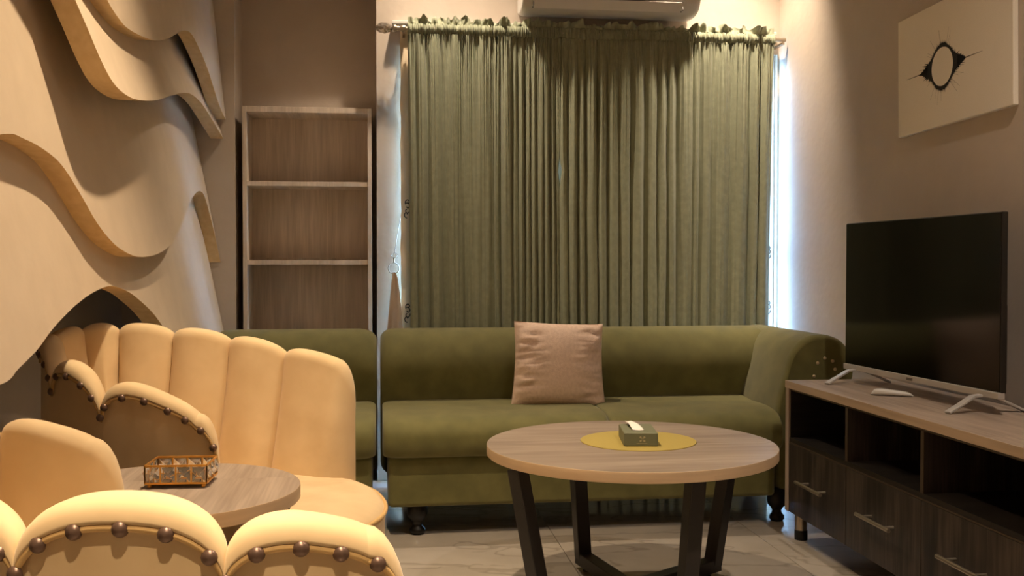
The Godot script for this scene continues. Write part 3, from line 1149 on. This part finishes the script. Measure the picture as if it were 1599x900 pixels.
func build_chairs() -> void:
	# far chair, tucked under the lowest wave panel
	var p1 := v2s([-0.435, -2.52, -0.66, -2.55, -0.798, -2.65, -0.87, -2.80, -0.824, -2.95, -0.732, -3.0, -0.575, -2.97, -0.408, -2.90, -0.25, -2.82, -0.105, -2.73])
	var h1 := [0.515, 0.627, 0.680, 0.747, 0.776, 0.778, 0.768, 0.752, 0.722, 0.690]
	var r1 := [0.098, 0.075, 0.068, 0.035, 0.028, 0.030, 0.030, 0.030, 0.032]
	var s1 := v2s([-0.125, -2.76, -0.03, -2.64, 0.008, -2.51, 0.012, -2.386, -0.014, -2.284, -0.082, -2.165, -0.125, -2.14, -0.175, -2.155, -0.23, -2.22, -0.29, -2.34, -0.35, -2.47, -0.48, -2.57, -0.66, -2.63, -0.77, -2.74, -0.76, -2.88, -0.60, -2.90, -0.40, -2.84, -0.25, -2.79])
	shell_chair("tan velvet shell armchair standing against the wavy wall panels", p1, h1, r1, Vector2(-0.45, -2.72), s1, 0.41, 0.37)
	# near chair, its studded outside towards the camera
	var p2 := v2s([-0.015, -1.17, -0.168, -1.15, -0.396, -1.19, -0.60, -1.31, -0.74, -1.49, -0.72, -1.66, -0.61, -1.735, -0.455, -1.70])
	var h2 := [0.615, 0.650, 0.655, 0.65, 0.665, 0.69, 0.690, 0.650]
	var r2 := [0.055, 0.064, 0.056, 0.05, 0.04, 0.035, 0.045]
	var s2 := v2s([0.0, -1.25, 0.11, -1.36, 0.10, -1.55, -0.04, -1.70, -0.22, -1.75, -0.42, -1.69, -0.58, -1.66, -0.66, -1.55, -0.60, -1.40, -0.40, -1.27, -0.18, -1.21])
	shell_chair("tan velvet shell armchair in the foreground showing its studded outside", p2, h2, r2, Vector2(-0.33, -1.46), s2, 0.41, 0.37)

func disc(g: Geo, c: Vector3, r: float, seg: int) -> void:
	var rows := []
	for k in [0.002, 0.5, 1.0]:
		var row := PackedVector3Array()
		for i in seg + 1:
			row.append(c + Vector3(cos(TAU * i / seg), 0, sin(TAU * i / seg)) * r * k)
		rows.append(row)
	_sheet(g, rows, Vector3.UP)

func round_top(c: Vector3, r: float, th: float, top: Geo, rim: Geo) -> void:
	var seg := 96
	disc(top, c, r - 0.001, seg)
	rim.lathe([Vector2(r - 0.001, 0.0), Vector2(r, -0.002), Vector2(r, -th + 0.002), Vector2(r - 0.002, -th)], c, Vector3.UP, seg)
	var ring := PackedVector3Array()
	for k in seg:
		ring.append(c + Vector3(cos(TAU * k / seg) * (r - 0.002), -th, sin(TAU * k / seg) * (r - 0.002)))
	rim.fan(ring, Vector3.DOWN)

func bar(g: Geo, a: Vector3, b: Vector3, w: float, d: float, r := 0.003) -> void:    # square tube from a to b
	var y := (b - a).normalized()
	var x := y.cross(Vector3.UP if absf(y.y) < 0.8 else Vector3.BACK).normalized()
	var z := x.cross(y)
	g.box((a + b) / 2, Vector3(w, (b - a).length(), d), r, Basis(x, y, z))

func leg_frame(t: Node3D, ta: Vector3, ba: Vector3, bb: Vector3, tb: Vector3, w: float) -> void:
	# a steel U: leg, floor bar, leg; joined along one plane
	var dir := (bb - ba)
	dir.y = 0
	dir = dir.normalized()
	var side := Vector3(-dir.z, 0, dir.x)
	for pair in [[ta, ba], [tb, bb]]:
		var y: Vector3 = (pair[0] - pair[1]).normalized()
		var x := (dir - y * dir.dot(y)).normalized()
		var z := x.cross(y)
		var g := Geo.new()
		g.box((pair[0] + pair[1]) / 2, Vector3(w, (pair[0] - pair[1]).length(), w * 1.1), 0.003, Basis(x, y, z))
		obj("leg", g, M.black_metal, t)
	var fb := Geo.new()
	var up := Vector3(0, w / 2, 0)
	fb.box((ba + bb) / 2 + up * 0.0, Vector3((bb - ba).length() + w * 0.9, w, w * 1.1), 0.003, Basis(dir, Vector3.UP, side))
	obj("floor_bar", fb, M.black_metal, t)
	for p in [ba, bb]:
		var f := Geo.new()
		var q: Vector3 = p + dir * (0.03 if p == ba else -0.03)
		f.cyl(Vector3(q.x, 0, q.z), Vector3(q.x, p.y - w / 2 + 0.001, q.z), 0.014, 0.012, 14)
		obj("foot", f, M.black, t)

func build_tables() -> void:
	var c := Vector3(0.718, 0.455, -2.835)
	var t := thing("coffee_table", "large round oak coffee table on black steel legs before the sofa", "table", Vector3(c.x, 0, c.z), "round oak tables")
	var a := Geo.new()
	var b := Geo.new()
	round_top(c, 0.415, 0.029, a, b)
	obj("tabletop", a, M.oak_u, t)
	obj("rim", b, M.oak_rim, t, "warm oak edge band")
	leg_frame(t, Vector3(0.365, 0.426, -2.66), Vector3(0.433, 0.033, -2.64), Vector3(1.031, 0.033, -3.03), Vector3(1.079, 0.426, -3.0), 0.04)
	leg_frame(t, Vector3(0.606, 0.426, -3.08), Vector3(0.644, 0.033, -3.15), Vector3(0.782, 0.033, -2.52), Vector3(0.815, 0.426, -2.53), 0.04)
	var c2 := Vector3(-0.428, 0.51, -2.142)
	var u := thing("side_table", "smaller round oak side table between the two tan armchairs", "table", Vector3(c2.x, 0, c2.z), "round oak tables")
	var a2 := Geo.new()
	var b2 := Geo.new()
	round_top(c2, 0.264, 0.029, a2, b2)
	obj("tabletop", a2, M.oak_v, u)
	obj("rim", b2, M.oak_rim, u, "warm oak edge band")
	leg_frame(u, Vector3(-0.203, 0.481, -2.082), Vector3(-0.27, 0.033, -2.06), Vector3(-0.585, 0.033, -2.22), Vector3(-0.648, 0.481, -2.212), 0.035)
	leg_frame(u, Vector3(-0.518, 0.481, -1.94), Vector3(-0.50, 0.033, -1.99), Vector3(-0.395, 0.033, -2.285), Vector3(-0.38, 0.481, -2.335), 0.035)

func build_cabinet() -> void:
	var xf := 1.43
	var xb := 1.81
	var zl := -3.415
	var zr := -2.045
	var t := thing("tv_cabinet", "low oak and dark wood cabinet with three drawers along the right wall", "cabinet", Vector3(1.62, 0, -2.73))
	obj("top_panel", span(Vector3(xf - 0.004, 0.535, zl), Vector3(xb, 0.56, zr), 0.0015), M.oak_v, t)
	obj("side_panel", span(Vector3(xf - 0.004, 0.10, zl), Vector3(xb, 0.535, zl + 0.028), 0.0015), M.oak_v, t)
	obj("side_panel", span(Vector3(xf - 0.004, 0.10, zr - 0.028), Vector3(xb, 0.535, zr), 0.0015), M.oak_v, t)
	obj("edge_band", span(Vector3(xf - 0.006, 0.535, zl), Vector3(xf - 0.004, 0.56, zr), 0.0006), M.oak_rim_long, t)
	var za := zl + 0.028
	var ze := zr - 0.028
	obj("bottom_panel", span(Vector3(xf + 0.018, 0.10, za), Vector3(xb, 0.118, ze)), M.dark_wood_u, t)
	obj("back_panel", span(Vector3(xb - 0.008, 0.118, za), Vector3(xb, 0.535, ze)), M.dark_wood, t)
	obj("shelf_board", span(Vector3(xf, 0.344, za), Vector3(xb - 0.008, 0.362, ze)), M.dark_wood_u, t)
	obj("top_lining", span(Vector3(xf + 0.002, 0.527, za), Vector3(xb - 0.008, 0.5349, ze)), M.bronze_edge, t)
	obj("shelf_edge", span(Vector3(xf - 0.002, 0.3435, za), Vector3(xf + 0.0, 0.3475, ze)), M.bronze_edge, t)
	for z in [za, ze]:
		obj("side_lining", span(Vector3(xf + 0.003, 0.362, z - 0.003), Vector3(xb - 0.008, 0.527, z + 0.003)), M.dark_wood_u, t)
	var w := (ze - za) / 3.0
	for k in 2:
		var z := za + w * (k + 1)
		obj("divider", span(Vector3(xf + 0.001, 0.362, z - 0.008), Vector3(xb - 0.008, 0.527, z + 0.008)), M.dark_wood, t)
		obj("divider_edge", span(Vector3(xf - 0.001, 0.362, z - 0.008), Vector3(xf + 0.001, 0.527, z + 0.008)), M.bronze_edge, t)
	for k in 3:
		var z0 := za + w * k + 0.0015
		var z1 := za + w * (k + 1) - 0.0015
		var d := obj("drawer", span(Vector3(xf - 0.002, 0.101, z0), Vector3(xf + 0.018, 0.342, z1), 0.0012), M.dark_wood, t)
		var h := Geo.new()
		var zc := (z0 + z1) / 2 + 0.01
		h.cyl(Vector3(xf - 0.034, 0.232, zc - 0.098), Vector3(xf - 0.034, 0.232, zc + 0.098), 0.006, -1, 14)
		h.cyl(Vector3(xf - 0.034, 0.232, zc - 0.064), Vector3(xf - 0.001, 0.232, zc - 0.064), 0.0045, -1, 10)
		h.cyl(Vector3(xf - 0.034, 0.232, zc + 0.064), Vector3(xf - 0.001, 0.232, zc + 0.064), 0.0045, -1, 10)
		obj("handle", h, M.steel, d, "brushed steel bar handle")
	for p in [Vector2(1.474, -3.385), Vector2(1.474, -2.09), Vector2(1.765, -3.385), Vector2(1.765, -2.09)]:
		var g := Geo.new()
		g.cyl(Vector3(p.x, 0.034, p.y), Vector3(p.x, 0.10, p.y), 0.021)
		var l := obj("leg", g, M.steel, t, "brushed steel leg")
		var f := Geo.new()
		f.cyl(Vector3(p.x, 0.0, p.y), Vector3(p.x, 0.034, p.y), 0.0225, -1, 20)
		obj("foot_cap", f, M.black, l)
	build_tv()

func build_tv() -> void:
	var t := thing("television", "black flat television on two silver feet on the cabinet", "television", Vector3(1.65, 0.56, -2.95))
	var a := Vector3(1.626, 0, -3.372)
	var b := Vector3(1.662, 0, -2.530)
	var x := (b - a).normalized()          # along the screen, away from the window
	var z := x.cross(Vector3.UP)           # out of the screen? towards -x
	if z.x > 0:
		z = -z
	var bs := Basis(x, Vector3.UP, -x.cross(Vector3.UP) if x.cross(Vector3.UP).x > 0 else x.cross(Vector3.UP))
	if bs.determinant() < 0:
		bs = Basis(-x, Vector3.UP, bs.z)
	var mid := (a + b) / 2
	var w := (b - a).length()
	var cen := func(y: float, out: float) -> Vector3:
		return Vector3(mid.x, y, mid.z) + z * out
	obj("screen", gbox(cen.call(0.866, -0.007), Vector3(w - 0.006, 0.489, 0.014), 0.001, bs), M.screen, t)
	var fr := Geo.new()
	fr.box(cen.call(0.866, -0.0115) , Vector3(w, 0.494, 0.018), 0.003, bs)
	obj("casing", fr, plain(Color(0.10, 0.095, 0.09), 0.4), t)
	obj("lower_bezel", gbox(cen.call(0.613, -0.005), Vector3(w, 0.019, 0.022), 0.002, bs), M.silver, t)
	obj("rear_housing", gbox(cen.call(0.750, -0.034), Vector3(w * 0.93, 0.24, 0.030), 0.015, bs), M.black, t)
	# maker's lettering on the bezel, too small to read: a plate with a row of strokes
	var pl := Geo.new()
	pl.box(cen.call(0.6125, 0.0065) + x * -0.005, Vector3(0.034, 0.009, 0.001), 0.0, bs)
	obj("badge", pl, plain(Color(0.50, 0.47, 0.44), 0.5), t)
	var st := Geo.new()
	for k in 7:
		st.box(cen.call(0.6125, 0.0072) + x * (-0.017 + 0.004 * k), Vector3(0.0022, 0.005 if k % 3 else 0.0065, 0.0006), 0.0, bs)
	obj("badge_lettering", st, M.seam, t)
	# feet: a flattened inverted V each
	for f: float in [-0.345, 0.345]:
		var g := Geo.new()
		var o := mid + x * f
		var apex := Vector3(o.x, 0.604, o.z)
		for s: float in [-1.0, 1.0]:
			var tip: Vector3 = Vector3(o.x, 0.5615, o.z) + z * (0.115 * s) + x * (0.018)
			var path := [apex + z * 0.0, apex + z * (0.03 * s) + Vector3(0, -0.004, 0), apex.lerp(tip, 0.62) + Vector3(0, 0.004, 0), tip]
			for k in 3:
				var p: Vector3 = path[k]
				var q: Vector3 = path[k + 1]
				var yy := (q - p).normalized()
				var zz := yy.cross(x).normalized()
				g.box((p + q) / 2 + Vector3(0, 0.003, 0), Vector3(0.024, (q - p).length() + 0.004, 0.007), 0.002, Basis(zz.cross(yy).normalized() * -1.0, yy, zz) if Basis(zz.cross(yy).normalized() * -1.0, yy, zz).determinant() > 0 else Basis(zz.cross(yy).normalized(), yy, zz))
		obj("foot", g, M.silver, t, "silver splayed foot")

func build_small() -> void:
	# remote
	var r := thing("remote_control", "white remote control lying on the cabinet before the television", "remote", Vector3(1.585, 0.56, -2.963))
	var g := Geo.new()
	var ax := Vector3(0.105, 0, 0.060).normalized()
	var sd := Vector3(-ax.z, 0, ax.x)
	var rows := []
	for i in 15:
		var k := i / 14.0
		var rr := sqrt(maxf(1.0 - pow(absf(2.0 * k - 1.0), 5.0), 0.02))
		var wd := lerpf(0.021, 0.013, k) * rr
		var ht := lerpf(0.012, 0.006, k) * rr
		var row := PackedVector3Array()
		for q in 16:
			var a := TAU * q / 16.0
			var sx := signf(cos(a)) * pow(absf(cos(a)), 0.7) * wd
			var sy := signf(sin(a)) * pow(absf(sin(a)), 0.8) * ht
			row.append(Vector3(1.585, 0.561 + ht, -2.963) + ax * (k - 0.5) * 0.125 + sd * sx + Vector3(0, sy, 0))
		rows.append(row)
	g.grid(rows, true)
	g.fan(rows[0], -ax)
	g.fan(rows[14], ax)
	obj("body", g, M.white, r)
	# tray with crystals
	var t := thing("crystal_tray", "small gold wire tray with square crystal panels on the side table", "tray", Vector3(-0.412, 0.51, -2.20))
	var bs := Basis(Vector3.UP, deg_to_rad(-3.0))
	var o := Vector3(-0.412, 0.51, -2.190)
	var hw := 0.062
	var hd := 0.050
	var y0 := 0.010
	var y1 := 0.046
	var fr := Geo.new()
	var c4 := [Vector3(-hw, 0, -hd), Vector3(hw, 0, -hd), Vector3(hw, 0, hd), Vector3(-hw, 0, hd)]
	for y in [y0, y1]:
		for k in 4:
			bar(fr, o + bs * (c4[k] + Vector3(0, y, 0)), o + bs * (c4[(k + 1) % 4] + Vector3(0, y, 0)), 0.0032, 0.0042, 0.0006)
	var cells := Geo.new()
	for k in 4:
		var nseg := 4 if k % 2 == 0 else 3
		for q in nseg + 1:
			var p: Vector3 = c4[k].lerp(c4[(k + 1) % 4], float(q) / nseg)
			bar(fr, o + bs * (p + Vector3(0, y0, 0)), o + bs * (p + Vector3(0, y1, 0)), 0.003, 0.0026, 0.0005)
	obj("frame", fr, M.gold, t, "gold wire frame")
	for k in 4:
		var nseg := 4 if k % 2 == 0 else 3
		var out: Vector3 = ((c4[k] + c4[(k + 1) % 4]) / 2).normalized()
		for q in nseg:
			var pa: Vector3 = c4[k].lerp(c4[(k + 1) % 4], float(q) / nseg)
			var pb: Vector3 = c4[k].lerp(c4[(k + 1) % 4], float(q + 1) / nseg)
			var e := (pb - pa) * 0.07
			var m4 := [pa + e + Vector3(0, y0 + 0.003, 0), pb - e + Vector3(0, y0 + 0.003, 0), pb - e + Vector3(0, y1 - 0.003, 0), pa + e + Vector3(0, y1 - 0.003, 0)]
			var mid: Vector3 = (m4[0] + m4[2]) / 2
			var cr := Geo.new()
			for s in [1.0, -1.0]:
				var tip: Vector3 = mid + out * (0.009 if s > 0 else -0.003)
				for w in 4:
					var a: Vector3 = m4[w]
					var b: Vector3 = m4[(w + 1) % 4]
					var nrm := (b - a).cross(tip - a)
					if nrm.dot(out * s) > 0:
						cr.tri(o + bs * a, o + bs * b, o + bs * tip)
					else:
						cr.tri(o + bs * b, o + bs * a, o + bs * tip)
			obj("crystal", cr, M.crystal, t)
	obj("mirror_base", gbox(o + Vector3(0, y0, 0), Vector3(hw * 2 - 0.004, 0.002, hd * 2 - 0.004), 0.0, bs), plain(Color(0.75, 0.70, 0.62), 0.12, 0.9), t)
	for p in [Vector2(-1, -1), Vector2(1, -1), Vector2(1, 1), Vector2(-1, 1)]:
		var f := Geo.new()
		f.ball(o + bs * Vector3(p.x * (hw - 0.008), 0.0045, p.y * (hd - 0.006)), Vector3(0.005, 0.0045, 0.005), 10, 7)
		obj("ball_foot", f, M.gold, t)
	# yellow mat and tissue pack
	var mt := Geo.new()
	disc(mt, Vector3(0.748, 0.4575, -2.865), 0.167, 72)
	mt.lathe([Vector2(0.167, 0.0025), Vector2(0.168, 0.0015), Vector2(0.168, 0.0002)], Vector3(0.748, 0.455, -2.865), Vector3.UP, 72)
	tag(obj("placemat", mt, M.yellow), "round yellow placemat in the middle of the coffee table", "placemat")
	var tb := thing("tissue_pack", "sage green tissue pack with a white tissue lying on the yellow placemat", "tissue box", Vector3(0.745, 0.4576, -2.935))
	var tbs := Basis(Vector3.UP, deg_to_rad(-8.5))
	var to := Vector3(0.742, 0.4576, -2.845)
	obj("carton", gbox(to + Vector3(0, 0.019, 0), Vector3(0.096, 0.038, 0.165), 0.003, tbs), M.sage, tb)
	var op := Geo.new()
	op.box(to + tbs * Vector3(-0.005, 0.0382, 0.0), Vector3(0.030, 0.0006, 0.105), 0.0, tbs)
	obj("opening_film", op, plain(Color(0.55, 0.55, 0.50), 0.3), tb)
	var ti := Geo.new()
	var trw := []
	for j in 12:
		var k := j / 11.0
		var row := PackedVector3Array()
		for i in 7:
			var u := i / 6.0 - 0.5
			row.append(to + tbs * Vector3(-0.004 + u * lerpf(0.032, 0.018, k) - 0.018 * k, 0.0392 + 0.010 * k + 0.004 * sin(k * 4.0) + 0.004 * absf(u), lerpf(0.045, -0.075, k)))
		trw.append(row)
	_thick_y(ti, trw, 0.0012)
	obj("tissue", ti, M.tissue, tb, "white folded tissue")
	var lg := Geo.new()
	for k in 4:
		var dx: float = [-1, 1, -1, 1][k]
		var dy: float = [-1, -1, 1, 1][k]
		lg.box(to + tbs * Vector3(0.004 + dx * 0.0052, 0.0205 + dy * 0.0052, 0.0827), Vector3(0.005, 0.005, 0.0006), 0.0, tbs * Basis(Vector3.BACK, PI / 4))
		lg.box(to + tbs * Vector3(0.004 + dx * 0.0022, 0.0205 + dy * 0.0022, 0.0827), Vector3(0.0022, 0.0022, 0.0006), 0.0, tbs)
	for k in 12:
		lg.box(to + tbs * Vector3(-0.011 + 0.0025 * k, 0.0085, 0.0827), Vector3(0.0016, 0.0012 if k % 2 else 0.0017, 0.0006), 0.0, tbs)
	obj("printed_emblem", lg, M.sage_print, tb, "pale four-petal emblem over a line of tiny lettering")
	# canvas on the right wall
	var cv := thing("wall_canvas", "cream canvas with a black spiky ink ring on the right wall", "painting", Vector3(1.845, 1.42, -3.08))
	var cb := Basis(Vector3.RIGHT, deg_to_rad(-1.3))
	var cc := Vector3(1.8505, 1.635, -3.09)
	obj("stretched_canvas", gbox(cc, Vector3(0.018, 0.412, 0.662), 0.003, cb), M.canvas, cv)
	var ink := Geo.new()
	var rc := Vector3(1.8412, 1.622, -3.135)
	var put := func(a: float, r: float) -> Vector3:
		return Vector3(rc.x, rc.y + sin(a) * r, rc.z + cos(a) * r)
	var nz := noise(1.0, 77, 3)
	var segs := 300
	var outer := func(a: float) -> float:
		var d := absf(wrapf(a - 0.02, -PI / 2, PI / 2))         # angle from the nearer point of the ring
		var q := 0.070 + 0.0035 * nz.get_noise_2d(cos(a) * 6.0, sin(a) * 6.0) + 0.0075 * pow(absf(sin(a)), 6.0)
		return q + 0.060 * exp(-d / 0.17) + 0.010 * exp(-pow(d / 0.45, 2.0))
	for k in segs:
		var a0 := TAU * k / segs
		var a1 := TAU * (k + 1) / segs
		var j0: float = outer.call(a0)
		var j1: float = outer.call(a1)
		_ink(ink, put.call(a0, 0.0635), put.call(a1, 0.0635), put.call(a1, j1), put.call(a0, j0))
		if rng.randf() < 0.75:
			var am := (a0 + a1) / 2
			var ln := 0.004 + 0.010 * rng.randf() * rng.randf()
			_ink(ink, put.call(a0, j0 - 0.001), put.call(a1, j1 - 0.001), put.call(am + 0.02 * (rng.randf() - 0.5), j0 + ln), put.call(am, j0 + ln * 0.6))
	for s in [0.02, PI + 0.02]:
		for k in 11:
			var a: float = s + 0.055 * (k - 5)
			var ln: float = 0.225 if k == 5 else 0.10 + 0.075 * rng.randf() * (1.0 - absf(k - 5) / 6.0)
			_ink(ink, put.call(a - 0.025, 0.09), put.call(a + 0.025, 0.09), put.call(a + 0.002, ln), put.call(a - 0.002, ln))
	for k in 26:                                             # hair-thin strokes round the ring
		var a := rng.randf() * TAU
		var ln := 0.09 + 0.05 * rng.randf()
		_ink(ink, put.call(a - 0.006, 0.072), put.call(a + 0.006, 0.072), put.call(a + 0.06, ln), put.call(a + 0.056, ln))
	obj("ink_ring", ink, M.ink, cv, "black spiky ink ring with two drawn-out points")

func _ink(g: Geo, a: Vector3, b: Vector3, c: Vector3, d: Vector3) -> void:
	# a flat stroke that looks towards the room (-x)
	for tr in [[a, b, c], [a, c, d]]:
		if (tr[1] - tr[0]).cross(tr[2] - tr[0]).x < 0:
			g.tri(tr[0], tr[1], tr[2])
		else:
			g.tri(tr[0], tr[2], tr[1])

func _thick_y(g: Geo, rows: Array, th: float) -> void:
	var b := []
	for r in rows:
		var br := PackedVector3Array()
		for p in r:
			br.append(p - Vector3(0, th, 0))
		b.append(br)
	_sheet(g, rows, Vector3.UP)
	_sheet(g, b, Vector3.DOWN)
